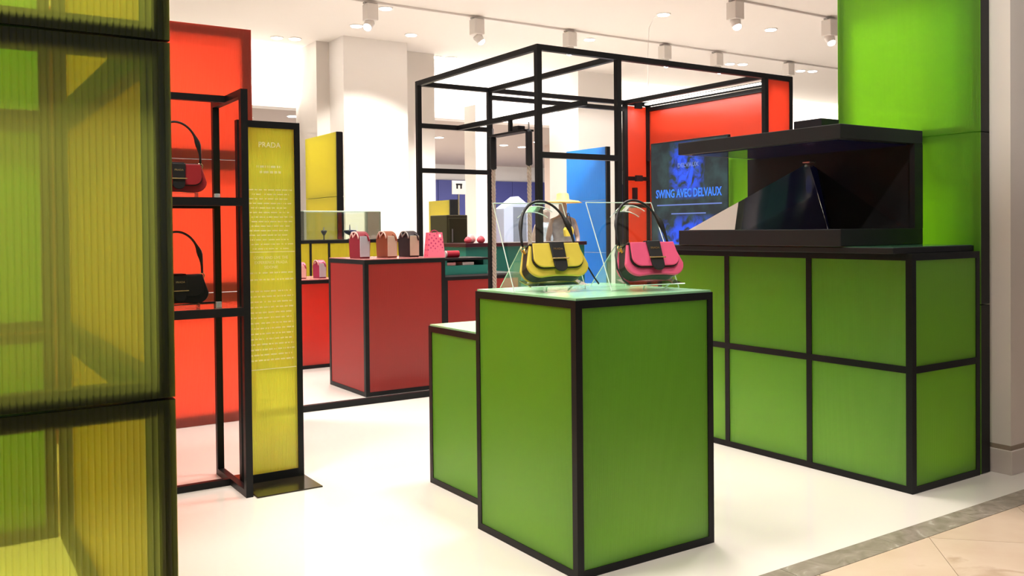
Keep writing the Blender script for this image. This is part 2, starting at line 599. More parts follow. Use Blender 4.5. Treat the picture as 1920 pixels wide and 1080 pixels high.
wl2 = Vector(wb.location)
for k in range(0, 20):
    o = bpy.data.objects.new('wall_panel', pme)
    COL.objects.link(o); o.parent = wb
    o.location = Vector((8.0 + k * .735, 25.945, 0)) - wl2

# columns
bm = bmesh.new(); box(bm, 5.79, 6.95, 13.7, 14.3, .0, CZ)
c = struct(obj('column', bm, COLM), 'broad white column behind the glass showcase')
bm = bmesh.new(); box(bm, 5.56, 7.80, 14.3, 15.3, 0, CZ); obj('side_pier', bm, pbr('pier_paint', (.70, .65, .60), .6), c)
bm = bmesh.new(); box(bm, 11.09, 12.2, 14.3, 15.3, 0, CZ)
struct(obj('column', bm, COLM), 'white column behind the blue panel')
bm = bmesh.new(); box(bm, 8.48, 8.78, 14.0, 14.4, 0, 3.6)
struct(obj('column', bm, COLM), 'slim white pier behind the swing frame')
bm = bmesh.new(); box(bm, 13.6, 14.3, 18.5, 19.0, 0, 3.5)
struct(obj('column', bm, STONE), 'beige stone pier beside the blue panel')
# entrance pier at the right with a plinth course
px0, py0 = 4.70, 2.43
bm = bmesh.new(); box(bm, px0, px0 + 1.2, py0, py0 + .35, .15, CZ)
c = struct(obj('column', bm, pbr('pinkish_stone', (.86, .78, .73), .3, var=.03, vscale=2)), 'pale pinkish stone pier beside the tall green panels')
bm = bmesh.new(); box(bm, px0 - .012, px0 + 1.21, py0 - .012, py0 + .362, 0, .125, .003); obj('plinth', bm, pbr('plinth_stone', (.72, .63, .58), .3, var=.03), c)
bm = bmesh.new(); box(bm, px0 - .002, px0 + 1.2, py0 - .002, py0 + .352, .125, .15); obj('base_joint', bm, pbr('bronze_joint', (.33, .26, .20), .5), c)  # darker band between plinth and shaft

# ------------------------------------------------------------------ left booth of fluted panels
t = thing('panel_booth', 'green fluted panel booth with black frames beside the shelf rack', 'display booth', (.08, 3.3, 0))
Z3 = (0, .885, 1.78, 2.68)
for k in range(3):
    module(t, 'y', 2.34, -.37, .53, Z3[k], Z3[k + 1], -1, BOOTH, flutes=.0146)
    for (ya, yb) in ((2.40, 4.26),):
        module(t, 'x', .53, ya, yb, Z3[k], Z3[k + 1], 1, BOOTHY)
    module(t, 'y', 4.32, -.37, .47, Z3[k], Z3[k + 1], 1, BOOTHG)

# ------------------------------------------------------------------ red panel wall behind the rack
t = thing('panel_wall', 'glowing red panel wall behind the black shelf rack', 'panel wall', (1.0, 6.2, 0))
for k in range(3):
    for (xa, xb) in ((-.55, .70), (.70, 1.93)):
        module(t, 'y', 6.17, xa, xb, Z3[k] * 1.01, Z3[k + 1] * 1.01, -1, RED, bar=.066)
bx('floor_rail', BLACK, t, 1.95, 4.3, 6.175, 6.22, 0, .045)

# ------------------------------------------------------------------ shelf rack
rk = thing('shelf_rack', 'open black metal shelf rack with two handbag shelves', 'shelf', (.95, 4.62, 0))
s_ = .034
RX0, RX1, RY0, RY1 = .56, 1.337, 4.35, 4.885
for x in (RX0, RX1 - s_):
    for y in (RY0, RY1 - s_):
        bx('post', BLACK, rk, x, x + s_, y, y + s_, 0, 2.0)
    bx('side_rail', BLACK, rk, x, x + s_, RY0 + s_, RY1 - s_, 1.966, 2.0)
    bx('side_rail', BLACK, rk, x, x + s_, RY0 + s_, RY1 - s_, .0, .034)
bx('cross_rail', BLACK, rk, RX0 + s_, RX1 - s_, 4.62, 4.654, 1.966, 2.0)
bx('cross_rail', BLACK, rk, RX0 + s_, RX1 - s_, 4.62, 4.654, 0, .034)
SHELFM = pbr('smoked_shelf_board', (.06, .075, .05), .12, coat=.6)
for z in (1.452, .915):
    bx('shelf_rail', BLACK, rk, RX0 + s_, RX1 - s_, RY0, RY0 + s_, z - .022, z + .018)
    bx('shelf_rail', BLACK, rk, RX0 + s_, RX1 - s_, RY1 - s_, RY1, z - .022, z + .018)
    bx('shelf_board', SHELFM, rk, RX0 + .01, RX1 - .004, RY0 + s_, RY1 - s_, z, z + .012)

# ------------------------------------------------------------------ totem with printed text
tt = thing('text_totem', 'slim lime fluted totem with white printed text on black base plate', 'totem', (1.51, 4.57, 0))
bx('base_plate', pbr('dark_bronze_plate', (.022, .017, .010), .16, spec=.6), tt, 1.345, 1.682, 4.312, 4.78, 0, .007, .002)
TX0, TX1, TY, TZ = 1.345, 1.675, 4.56, 1.875
bx('frame_post', BLACK, tt, TX0, TX0 + .03, TY, TY + .04, .007, TZ)
bx('frame_post', BLACK, tt, TX1 - .03, TX1, TY, TY + .04, .007, TZ)
bx('frame_rail', BLACK, tt, TX0 + .03, TX1 - .03, TY, TY + .04, TZ - .035, TZ)
bx('frame_rail', BLACK, tt, TX0 + .03, TX1 - .03, TY, TY + .04, .007, .05)
bm = bmesh.new()
x0, x1 = TX0 + .03, TX1 - .03
n = 34
prof = []
for i in range(n):
    u = x0 + (x1 - x0) * i / n; p = (x1 - x0) / n
    prof += [(u, .0022), (u + p * .2, .0004), (u + p * .5, 0), (u + p * .8, .0004)]
prof.append((x1, .0022))
rows = [[bm.verts.new((u, TY + .004 + d, z)) for u, d in prof] for z in (.05, TZ - .035)]
for i in range(len(prof) - 1):
    bm.faces.new((rows[0][i], rows[0][i + 1], rows[1][i + 1], rows[1][i]))
obj('fluted_sheet', bm, TOTEM, tt, smooth=True)
INK = pbr('cream_ink', (.76, .78, .44), .6)
bm = bmesh.new()                                   # lines too small to read
yy = TY + .0025


def inkline(bm, xa, xb, z, h, words=True):
    x = xa
    while x < xb:
        wd = rng.uniform(.012, .034) if words else (xb - xa)
        xe = min(x + wd, xb)
        u = x
        while u < xe:                               # letters
            ue = min(u + .0042, xe)
            if rng.random() < .92 or not words:
                box(bm, u, ue if not words else ue - .0010, yy - .0008, yy, z - h * rng.uniform(.35, .5), z + h * rng.uniform(.35, .5))
            u = ue if words else xe
        x = xe + .006


XA, XB = TX0 + .045, TX1 - .04
z = 1.52
for k in range(14):
    inkline(bm, XA + rng.uniform(0, .03), XB - rng.uniform(0, .04), z, .007); z -= .0235
z = .995
for k in range(14):
    inkline(bm, XA + rng.uniform(0, .01), XB - rng.uniform(0, .02), z, .0085); z -= .0275
inkline(bm, XA, XB, 1.09, .009); inkline(bm, XA, XB, 1.055, .009)
inkline(bm, XA + .05, XB - .06, 1.64, .014); inkline(bm, XA + .07, XB - .06, 1.612, .014)
o = obj('small_print', bm, INK, tt); o['kind'] = 'stuff'
bm = bmesh.new(); box(bm, XA - .005, XB + .005, yy - .0008, yy, 1.196, 1.2)
obj('printed_line', bm, INK, tt)
bm = bmesh.new(); box(bm, XA - .005, XB + .005, yy - .0008, yy, .588, .592)
obj('printed_line', bm, INK, tt)
for z, s, sz in ((1.168, 'COME AND LIVE THE', .021), (1.143, 'EXPERIENCE PRADA', .021), (1.118, 'SIDONIE', .021), (1.752, 'PRADA', .040)):
    text_mesh('lettering', s, sz, INK, tt, Vector(((XA + XB) / 2, yy - .0006, z)) - Vector(tt.location), (PI / 2, 0, 0), sx=.92)

# ------------------------------------------------------------------ green plinths
p1 = thing('display_plinth', 'tall green plinth with black bars carrying two handbags', 'plinth', (2.355, 2.963, 0))
crate(p1, 2.0, 2.71, 2.606, 3.318, 0, 1.036, .03, GREEN, MINT)
p2 = thing('display_plinth', 'lower green plinth pushed against the taller one', 'plinth', (2.52, 3.72, 0))
crate(p2, 2.17, 2.88, 3.36, 4.072, 0, .810, .03, GREEN, MINT)

# unseen fill lights added low inside the green units to make them glow
area('plinth_fill', (2.355, 2.962, .035), .6, 1.4, rot=(PI, 0, 0))
area('plinth_fill', (2.525, 3.716, .035), .6, 1.0, rot=(PI, 0, 0))
area('counter_fill', (4.27, 3.41, .04), .45, 2.6, rot=(PI, 0, 0), sy=1.6)

# ------------------------------------------------------------------ green counter
ct = thing('bar_counter', 'long green panelled counter with black grid under the hologram display', 'counter', (4.27, 3.4, 0))
crate(ct, 3.972, 4.57, 2.52, 4.30, 0, 1.165, .034, GREEN, None, faces='xy', div_y=(3.122, 3.708), div_z=(.60,))
TRAY = pbr('white_fill_tray', (.85, .85, .85), .5)  # white boards added under the hidden fill lights
bx('fill_tray', TRAY, ct, 4.03, 4.51, 2.60, 4.22, .005, .034)
bx('fill_tray', TRAY, p1, 2.05, 2.66, 2.66, 3.27, .005, .030)
bx('fill_tray', TRAY, p2, 2.22, 2.83, 3.41, 4.02, .005, .030)
bx('worktop', DARK, ct, 3.87, 4.57, 2.55, 4.30, 1.165, 1.195, .003)
bx('top_film', pbr('dark_green_gloss', (.05, .16, .09), .12), ct, 3.88, 4.565, 2.56, 4.29, 1.195, 1.198)

# ------------------------------------------------------------------ tall green wall behind the counter
gw = thing('panel_wall', 'tall green panel wall standing behind the long counter', 'panel wall', (4.62, 3.4, 0))
for k in range(3):
    module(gw, 'x', 4.582, 2.52, 3.385, Z3[k], Z3[k + 1] + .01 * k, -1, GREEN2, depth=.082)
for k in range(2):
    module(gw, 'x', 4.582, 3.385, 4.255, Z3[k], Z3[k + 1], -1, GREEN2, depth=.082)

# ------------------------------------------------------------------ hologram display
hd = thing('hologram_display', 'black hologram showcase with a glass pyramid on the green counter', 'showcase', (4.2, 3.41, 1.198))
HX0, HX1, HY0, HY1 = 3.86, 4.572, 2.835, 3.99
bx('base', DARK, hd, HX0, HX1, HY0, HY1, 1.1985, 1.286, .003)
bx('canopy', DARK2, hd, HX0, HX1, HY0, HY1, 1.745, 1.818, .003)
bx('back_panel', DARK, hd, HX1 - .03, HX1, HY0, 4.05, 1.286, 1.745)
bx('end_post', DARK, hd, HX1 - .075, HX1 - .03, HY0, HY0 + .03, 1.286, 1.745)
bx('canopy_screen', pbr('dark_screen', (.01, .01, .03), .1, emit=(.02, .02, .12), estr=.04), hd, HX0 + .06, HX1 - .06, HY0 + .06, HY1 - .06, 1.741, 1.745)
bx('rear_housing', DARK, hd, 4.40, 4.56, 3.36, 3.56, 1.818, 1.935)
apx = Vector((4.36, 3.42, 1.678))
cA, cB = Vector((3.885, 2.93, 1.288)), Vector((3.885, 3.93, 1.288))
cC, cD = Vector((4.535, 3.93, 1.288)), Vector((4.535, 2.93, 1.288))
for (a, b2) in ((cA, cB), (cD, cA), (cB, cC)):
    bm = bmesh.new()
    nrm = (b2 - a).cross(apx - a).normalized() * .004
    top0, top1 = apx + (a - apx) * .03, apx + (b2 - apx) * .03
    A = [bm.verts.new(q) for q in (a, b2, top1, top0)]
    B = [bm.verts.new(q + nrm) for q in (a, b2, top1, top0)]
    bm.faces.new(A); bm.faces.new(list(reversed(B)))
    for i in range(4):
        bm.faces.new((A[i], B[i], B[(i + 1) % 4], A[(i + 1) % 4]))
    obj('glass_pane', bm, GLASS, hd)
bx('apex_clip', STEEL, hd, 4.335, 4.385, 3.395, 3.445, 1.675, 1.681)
bm = bmesh.new()
prism(bm, [(-.010, 0), (.010, 0), (.016, .03), (.014, .07), (.005, .10), (-.005, .10), (-.012, .07), (-.015, .03)], -.01, .01, 'x', .003)
bmesh.ops.translate(bm, verts=bm.verts, vec=(4.36, 3.42, 1.50))
obj('blue_hologram', bm, emissive('hologram_blue', (.10, .14, .75), .35), hd)
bm = bmesh.new(); tube(bm, [(4.36, 3.42, 1.60), (4.36, 3.42, 1.675)], .001, 6); obj('thread', bm, BLACK, hd)

# ------------------------------------------------------------------ swing frame (gazebo) with red cabinet
fr = thing('swing_frame', 'tall open black bar frame holding the swing and red cabinet', 'frame', (5.3, 6.5, 0))
q = .044
FX0, FX1, FX2, FX3, FY0, FY1, FZ = 3.885, 4.67, 6.42, 6.80, 5.51, 7.50, 2.70
for x in (FX0, FX1, FX2, FX3 - q):
    bx('frame_post', BLACK, fr, x, x + q, FY0, FY0 + q, 0, FZ - q)
    bx('frame_post', BLACK, fr, x, x + q, FY1 - q, FY1, 0, FZ - q)
for y in (FY0, FY1 - q):
    bx('top_rail', BLACK, fr, FX0, FX3, y, y + q, FZ - q, FZ)
for x in (FX0, FX1, FX2, FX3 - q):
    bx('cross_rail', BLACK, fr, x, x + q, FY0 + q, FY1 - q, FZ - q, FZ)
bx('front_rail', BLACK, fr, FX0 + q, FX1, FY0, FY0 + q, 1.845, 1.845 + q)
bx('front_rail', BLACK, fr, FX0 + q, FX1, FY0, FY0 + q, .0, q)
bx('back_rail', BLACK, fr, FX0 + q, FX1, FY1 - q, FY1, 2.265, 2.265 + q)
bx('back_rail', BLACK, fr, FX0 + q, FX1, FY1 - q, FY1, 1.845, 1.845 + q)
bx('back_rail', BLACK, fr, FX1 + q, FX2, FY1 - q, FY1, 2.585, 2.585 + q)
bx('swing_beam', BLACK, fr, 4.32, 4.32 + q, FY0 - .0, FY1 - q, 2.265, 2.265 + q)
bx('cabinet_rail', BLACK, fr, FX3 - q, FX3, FY0 + q, FY1 - q, 2.60, 2.60 + q)
# sheets of the cabinet
bx('red_panel', RED, fr, FX3 - .018, FX3 - .012, FY0 + q, FY1 - q, .05, 2.60)
bx('red_panel', RED, fr, FX2 + q, FX3 - q, FY1 - .012, FY1 - .006, 1.87, 2.65)
bx('red_panel', RED, fr, FX2 + q, FX3 - q, FY1 - .012, FY1 - .006, .05, 1.83)
bx('cabinet_rail', BLACK, fr, FX2 + q, FX3 - q, FY1 - q, FY1 - .013, 1.83, 1.872)
bx('cabinet_rail', BLACK, fr, FX2 + q, FX3 - q, FY1 - q, FY1 - .013, 1.53, 1.57)
bx('red_panel', RED, fr, FX2 + q, FX3 - q, FY0 + .006, FY0 + .012, .05, 2.65)
for z in (1.82, 2.62):
    bx('door_clamp', DARK, fr, 6.56, 6.65, FY1 - q - .03, FY1 - q, z, z + .065)
bx('door_latch', DARK, fr, 6.545, 6.575, FY1 - .07, FY1 - .013, 1.62, 1.75)
bx('door_clamp', DARK, fr, FX3 - q - .03, FX3 - q, FY1 - .08, FY1 - q, 2.05, 2.17)
area('cabinet_lamp', (6.6, 6.5, 2.62), .08, 9, sy=1.6, rot=(0, 0, 0))
bx('strip_light', emissive('strip_glow', (1, .96, .9), 5), fr, 6.57, 6.61, 5.7, 7.3, 2.64, 2.655)

# television
tv = thing('wall_screen', 'large dark screen reading SWING AVEC DELVAUX in front of red panels', 'screen', (6.42, 6.46, .95))
TVY0, TVY1, TVZ0, TVZ1 = 5.925, 7.005, .95, 2.185
bx('screen_body', DARK, tv, 6.385, 6.415, TVY0, TVY1, TVZ0, TVZ1, .003)
m, nt, out = nodes_of('screen_picture')
N, L = nt.nodes.new, nt.links.new
tc = N('ShaderNodeTexCoord'); sp = N('ShaderNodeSeparateXYZ'); L(tc.outputs['Object'], sp.inputs[0])
n = N('ShaderNodeTexNoise'); n.inputs['Scale'].default_value = 9; n.inputs['Detail'].default_value = 5; n.inputs['Distortion'].default_value = .8
L(tc.outputs['Object'], n.inputs['Vector'])


def bump_mask(coord, c_, wd):
    a = N('ShaderNodeMath'); a.operation = 'SUBTRACT'; L(sp.outputs[coord], a.inputs[0]); a.inputs[1].default_value = c_
    d_ = N('ShaderNodeMath'); d_.operation = 'DIVIDE'; L(a.outputs[0], d_.inputs[0]); d_.inputs[1].default_value = wd
    e_ = N('ShaderNodeMath'); e_.operation = 'POWER'; ab = N('ShaderNodeMath'); ab.operation = 'ABSOLUTE'
    L(d_.outputs[0], ab.inputs[0]); L(ab.outputs[0], e_.inputs[0]); e_.inputs[1].default_value = 2
    f_ = N('ShaderNodeMath'); f_.operation = 'SUBTRACT'; f_.inputs[0].default_value = 1; L(e_.outputs[0], f_.inputs[1]); f_.use_clamp = True
    return f_


def mul(a, c_):
    k = N('ShaderNodeMath'); k.operation = 'MULTIPLY'; L(a.outputs[0], k.inputs[0]); L(c_.outputs[0], k.inputs[1]); return k


def add(a, c_):
    k = N('ShaderNodeMath'); k.operation = 'ADD'; k.use_clamp = True; L(a.outputs[0], k.inputs[0]); L(c_.outputs[0], k.inputs[1]); return k


my = bump_mask('Y', .02, .26)
m1 = mul(my, bump_mask('Z', .93, .30))
m2 = mul(bump_mask('Y', .0, .45), bump_mask('Z', .22, .27))
msk = add(m1, m2)
rp = N('ShaderNodeMapRange'); rp.inputs['From Min'].default_value = .40; rp.inputs['From Max'].default_value = .56; L(n.outputs['Fac'], rp.inputs['Value'])
fac = N('ShaderNodeMath'); fac.operation = 'MULTIPLY'; L(rp.outputs[0], fac.inputs[0]); L(msk.outputs[0], fac.inputs[1])
n2 = N('ShaderNodeTexNoise'); n2.inputs['Scale'].default_value = 5; n2.inputs['Detail'].default_value = 4; L(tc.outputs['Object'], n2.inputs['Vector'])
cr = N('ShaderNodeValToRGB')
cr.color_ramp.elements[0].position = .4; cr.color_ramp.elements[0].color = (.022, .026, .028, 1)
cr.color_ramp.elements[1].position = .7; cr.color_ramp.elements[1].color = (.035, .06, .06, 1)
L(n2.outputs['Fac'], cr.inputs[0])
mxc = N('ShaderNodeMix'); mxc.data_type = 'RGBA'; mxc.inputs['B'].default_value = (.03, .10, .95, 1)
L(fac.outputs[0], mxc.inputs['Factor']); L(cr.outputs[0], mxc.inputs['A'])
em = N('ShaderNodeEmission'); L(mxc.outputs['Result'], em.inputs[0]); em.inputs[1].default_value = 1.3
gl = N('ShaderNodeBsdfGlossy'); gl.inputs['Roughness'].default_value = .1; gl.inputs[0].default_value = (.05, .05, .05, 1)
ads = N('ShaderNodeAddShader'); L(em.outputs[0], ads.inputs[0]); L(gl.outputs[0], ads.inputs[1]); L(ads.outputs[0], out.inputs[0])
bx('display', m, tv, 6.3825, 6.385, TVY0 + .012, TVY1 - .012, TVZ0 + .012, TVZ1 - .012)
TXB = emissive('screen_blue_text', (.06, .22, 1.), 1.2)
TXW = emissive('screen_pale_text', (.22, .30, .75), .8)
trot = (PI / 2, 0, -PI / 2)


def tvtext(s, y, z, size, mat, sx):
    return text_mesh('screen_text', s, size, mat, tv, Vector((6.381, y, z)) - Vector(tv.location), trot, sx=sx, bold=size * .022)


tvtext('SWING AVEC DELVAUX', 6.47, 1.648, .118, TXB, .72)
tvtext('DELVAUX', 6.46, 1.93, .06, TXW, 1.1)
for z, hw in ((1.53, .45), (1.44, .24)):
    bx('printed_line', TXW, tv, 6.3805, 6.3818, 6.46 - hw, 6.46 + hw, z, z + .012)

# swing
sw = thing('rope_swing', 'rope swing with black sleeves hanging inside the black frame', 'swing', (4.342, 6.575, .52))
bx('hanger_stem', BLACK, sw, 4.327, 4.357, 6.56, 6.59, 2.158, 2.265)
bx('hanger_plate', BLACK, sw, 4.29, 4.395, 6.29, 6.86, 2.140, 2.158, .003)
bx('motor_cap', DARK, sw, 4.305, 4.38, 6.40, 6.49, 2.158, 2.20, .006)
for y in (6.29, 6.862):
    bm = bmesh.new(); tube(bm, [(4.342, y, 2.22), (4.342, y, 2.15)], .007, 8); obj('shackle', bm, STEEL, sw)
    bm = bmesh.new(); lathe(bm, [(.012, 1.84), (.030, 1.86), (.030, 2.13), (.016, 2.16)], 14, (4.342, y)); obj('sleeve', bm, DARK, sw, smooth=True)
    for ph in range(3):                                  # three twisted strands
        bm = bmesh.new()
        tube(bm, [(4.342 + .010 * math.cos(k * .62 + ph * 2.09), y + .010 * math.sin(k * .62 + ph * 2.09), 1.86 - k * .010) for k in range(132)], .0105, 6)
        obj('rope_strand', bm, pbr('hemp_rope', (.50, .42, .36), .8), sw, smooth=True)
bx('seat', pbr('oak_seat', (.32, .18, .09), .5, var=.15, vscale=12), sw, 4.22, 4.47, 6.22, 6.93, .50, .54, .006)

# ------------------------------------------------------------------ red plinths and goods on them
p3 = thing('display_plinth', 'red plinth with black bars holding three bucket bags and gift bag', 'plinth', (3.24, 6.82, 0))
crate(p3, 2.88, 3.60, 6.45, 7.19, 0, 1.074, .034, REDP, REDTOP, top_th=.006)
p4 = thing('display_plinth', 'low red plinth holding two small bags before the yellow counter', 'plinth', (3.15, 8.4, 0))
crate(p4, 2.6, 3.36, 8.11, 8.75, 0, .84, .034, RED, REDTOP, top_th=.008)
p5 = thing('display_plinth', 'low red plinth under the teal drawer unit', 'plinth', (4.95, 8.3, 0))
crate(p5, 4.46, 5.4, 8.0, 8.6, 0, .82, .034, REDP, None)
bx('top_panel', pbr('grey_top', (.06, .065, .07), .4), p5, 4.46, 5.4, 8.0, 8.6, .82, .84)
td = thing('drawer_unit', 'teal open drawer unit standing on a low red plinth', 'drawer unit', (4.8, 8.3, .84))
bx('drawer_front', TEAL, td, 4.47, 4.99, 8.02, 8.04, .841, .935)
bx('side', TEAL, td, 4.95, 4.99, 8.04, 8.5, .841, .99)
bx('side', TEAL, td, 4.47, 4.51, 8.04, 8.5, .841, .99)
bx('back', TEAL, td, 4.51, 4.95, 8.46, 8.5, .841, .99)
bx('top', BLACK, td, 4.45, 5.02, 8.02, 8.52, .99, 1.012)
PINKP = pbr('pale_pink_card', (.85, .42, .45), .5)
for i, (xa, xb) in enumerate(((4.515, 4.62), (4.70, 4.84))):
    bm = bmesh.new(); box(bm, xa, xb, 8.05, 8.25, .942, .975, .004)
    o = tag(obj('card_box', bm, (PINKP, pbr('pale_white_card', (.8, .72, .72), .5))[i]), ('pink', 'pale pinkish white')[i] + ' flat card box lying in the teal drawer unit', 'box')
    o.location.z = .935
bx('divider', TEAL, td, 4.51, 4.95, 8.045, 8.46, .9345, .9349)
bm = bmesh.new(); tube(bm, [(4.585, 8.2, 1.05), (4.735, 8.2, 1.05)], .037, 14); o = obj('pouch', bm, pbr('red_pouch', (.55, .02, .05), .4), None)
t = thing('cylinder_pouch', 'small round red pouch with white end on the teal unit', 'pouch', (4.66, 8.2, 1.013))
o.parent = t; o.location = Vector(o.location) - Vector(t.location)
bm = bmesh.new(); tube(bm, [(4.572, 8.2, 1.05), (4.586, 8.2, 1.05)], .0375, 14); obj('end_cap', bm, pbr('white_cap', (.85, .75, .75), .5), t)


def bucket_bag(x, y, z, label, c_main, c_side, c_cord, s=1., group=None):
    t = thing('bucket_bag', label, 'handbag', (x, y, z), (0, 0, 0), group)
    W_, D_, H_ = .090 * s, .235 * s, .225 * s          # x thick, y long, z tall
    pts = []
    n_ = 14
    for k in range(n_ + 1):                              # arched top
        a = PI * k / n_
        pts.append((D_ / 2 * math.cos(a), H_ * .60 + H_ * .38 * math.sin(a)))
    pts += [(-D_ * .46, H_ * .08), (-D_ * .43, 0), (D_ * .43, 0), (D_ * .46, H_ * .08)]
    bm = bmesh.new(); prism(bm, pts, -W_ / 2, W_ / 2, 'x', .006 * s)
    obj('body', bm, LEATHER[c_main], t, local=True)
    bm = bmesh.new(); box(bm, -W_ * .52, W_ * .40, -D_ / 2 - .004, -D_ / 2 + .006, .012 * s, H_ * .80, .002)
    obj('side_gusset', bm, LEATHER[c_side], t, local=True)
    bm = bmesh.new()
    tube(bm, [(-W_ / 2 - .006, D_ * .36 * math.cos(PI * k / 10) - .01, H_ * (.70 + .26 * math.sin(PI * k / 10))) for k in range(11)], .006 * s, 6)
    obj('handle_cord', bm, LEATHER[c_cord], t, local=True, smooth=True)
    bm = bmesh.new()
    tube(bm, [(-W_ / 2 - .005, -D_ * .20, H_ * .93), (-W_ / 2 - .010, -D_ * .02, H_ * .80), (-W_ / 2 - .010, .01, H_ * .76), (-W_ / 2 - .010, D_ * .05, H_ * .80), (-W_ / 2 - .005, D_ * .16, H_ * .95)], .006 * s, 6)
    obj('drawstring', bm, LEATHER[c_cord], t, local=True, smooth=True)
    bm = bmesh.new(); tube(bm, [(W_ * .1, -D_ * .40, H_ * .86), (W_ * .2, -D_ * .52, H_ * .80), (W_ * .3, -D_ * .55, H_ * .62)], .007 * s, 6)
    obj('strap_end', bm, LEATHER[c_main], t, local=True, smooth=True)
    return t


ZP = 1.080
G3 = 'bucket bags on the red plinth'
bucket_bag(2.995, 6.80, ZP, 'wine red bucket bag with pale grey side on the red plinth', 'wine', 'grey', 'rose', group=G3)
bucket_bag(3.235, 6.79, ZP, 'brown bucket bag with beige side and pink cord', 'tan', 'sand', 'cord', group=G3)
bucket_bag(3.46, 6.83, ZP, 'black bucket bag with stone coloured side and pale cord', 'plum', 'stone', 'palecord', group=G3)
bucket_bag(3.06, 8.36, .848, 'small rose bucket bag with creamy side on the low red plinth', 'magenta', 'rose', 'plum', .72)
bucket_bag(3.255, 8.36, .848, 'small magenta bucket bag with grey side on the low red plinth', 'magenta', 'grey', 'cord', .80)

# pink patterned gift bag
m, nt, out = nodes_of('pink_pattern_paper')
N, L = nt.nodes.new, nt.links.new
b = N('ShaderNodeBsdfPrincipled'); b.inputs['Roughness'].default_value = .45
tc = N('ShaderNodeTexCoord')
mpg = N('ShaderNodeMapping'); mpg.inputs['Scale'].default_value = (30, 30, 30); mpg.inputs['Rotation'].default_value = (0, .6, 0)
L(tc.outputs['Object'], mpg.inputs[0])
vo = N('ShaderNodeTexVoronoi'); vo.inputs['Randomness'].default_value = .15; vo.inputs['Scale'].default_value = 1.1; L(mpg.outputs[0], vo.inputs['Vector'])
cr = N('ShaderNodeValToRGB'); cr.color_ramp.elements[0].position = .22; cr.color_ramp.elements[0].color = (.55, .03, .14, 1)
cr.color_ramp.elements[1].position = .3; cr.color_ramp.elements[1].color = (.95, .17, .27, 1)
L(vo.outputs['Distance'], cr.inputs[0]); L(cr.outputs[0], b.inputs['Base Color']); L(b.outputs[0], out.inputs[0])
t = thing('gift_bag', 'pink dotted gift bag next to the black bucket bag', 'gift bag', (3.515, 6.56, ZP))
bm = bmesh.new()
v = []
for (w_, d_, z_) in ((.080, .040, 0), (.066, .020, .205)):
    v.append([bm.verts.new((sx * w_, sy * d_, z_)) for sx, sy in ((-1, -1), (1, -1), (1, 1), (-1, 1))])
bm.faces.new(list(reversed(v[0]))); bm.faces.new(v[1])
for i in range(4):
    bm.faces.new((v[0][i], v[0][(i + 1) % 4], v[1][(i + 1) % 4], v[1][i]))
obj('paper_body', bm, m, t, local=True)
bm = bmesh.new(); tube(bm, [(-.04 + .08 * k / 8, 0, .203 + .02 * math.sin(PI * k / 8)) for k in range(9)], .004, 6); obj('handle', bm, LEATHER['magenta'], t, local=True)
bx('price_tag', pbr('tag_card', (.85, .8, .85), .5), t, .028, .048, -.030, -.027, .165, .19, local=True)
t.location = (3.527, 6.50, ZP)


# ------------------------------------------------------------------ flap handbags on acrylic stands
def outline(w0, w1, h, r, arch=.0, n=6):
    """rounded-bottom trapezoid, (x,z): bottom width w0, top width w1"""
    pts = []
    for k in range(n + 1):
        a = PI + PI / 2 * k / n
        pts.append((-w0 / 2 + r + r * math.cos(a), r + r * math.sin(a)))
    for k in range(1, 6):
        u = k / 6
        pts.append((-w0 / 2 + r + (w0 - 2 * r) * u, arch * math.sin(PI * u)))
    for k in range(n + 1):
        a = -PI / 2 + PI / 2 * k / n
        pts.append((w0 / 2 - r + r * math.cos(a), r + r * math.sin(a)))
    pts += [(w1 / 2, h), (-w1 / 2, h)]
    return pts


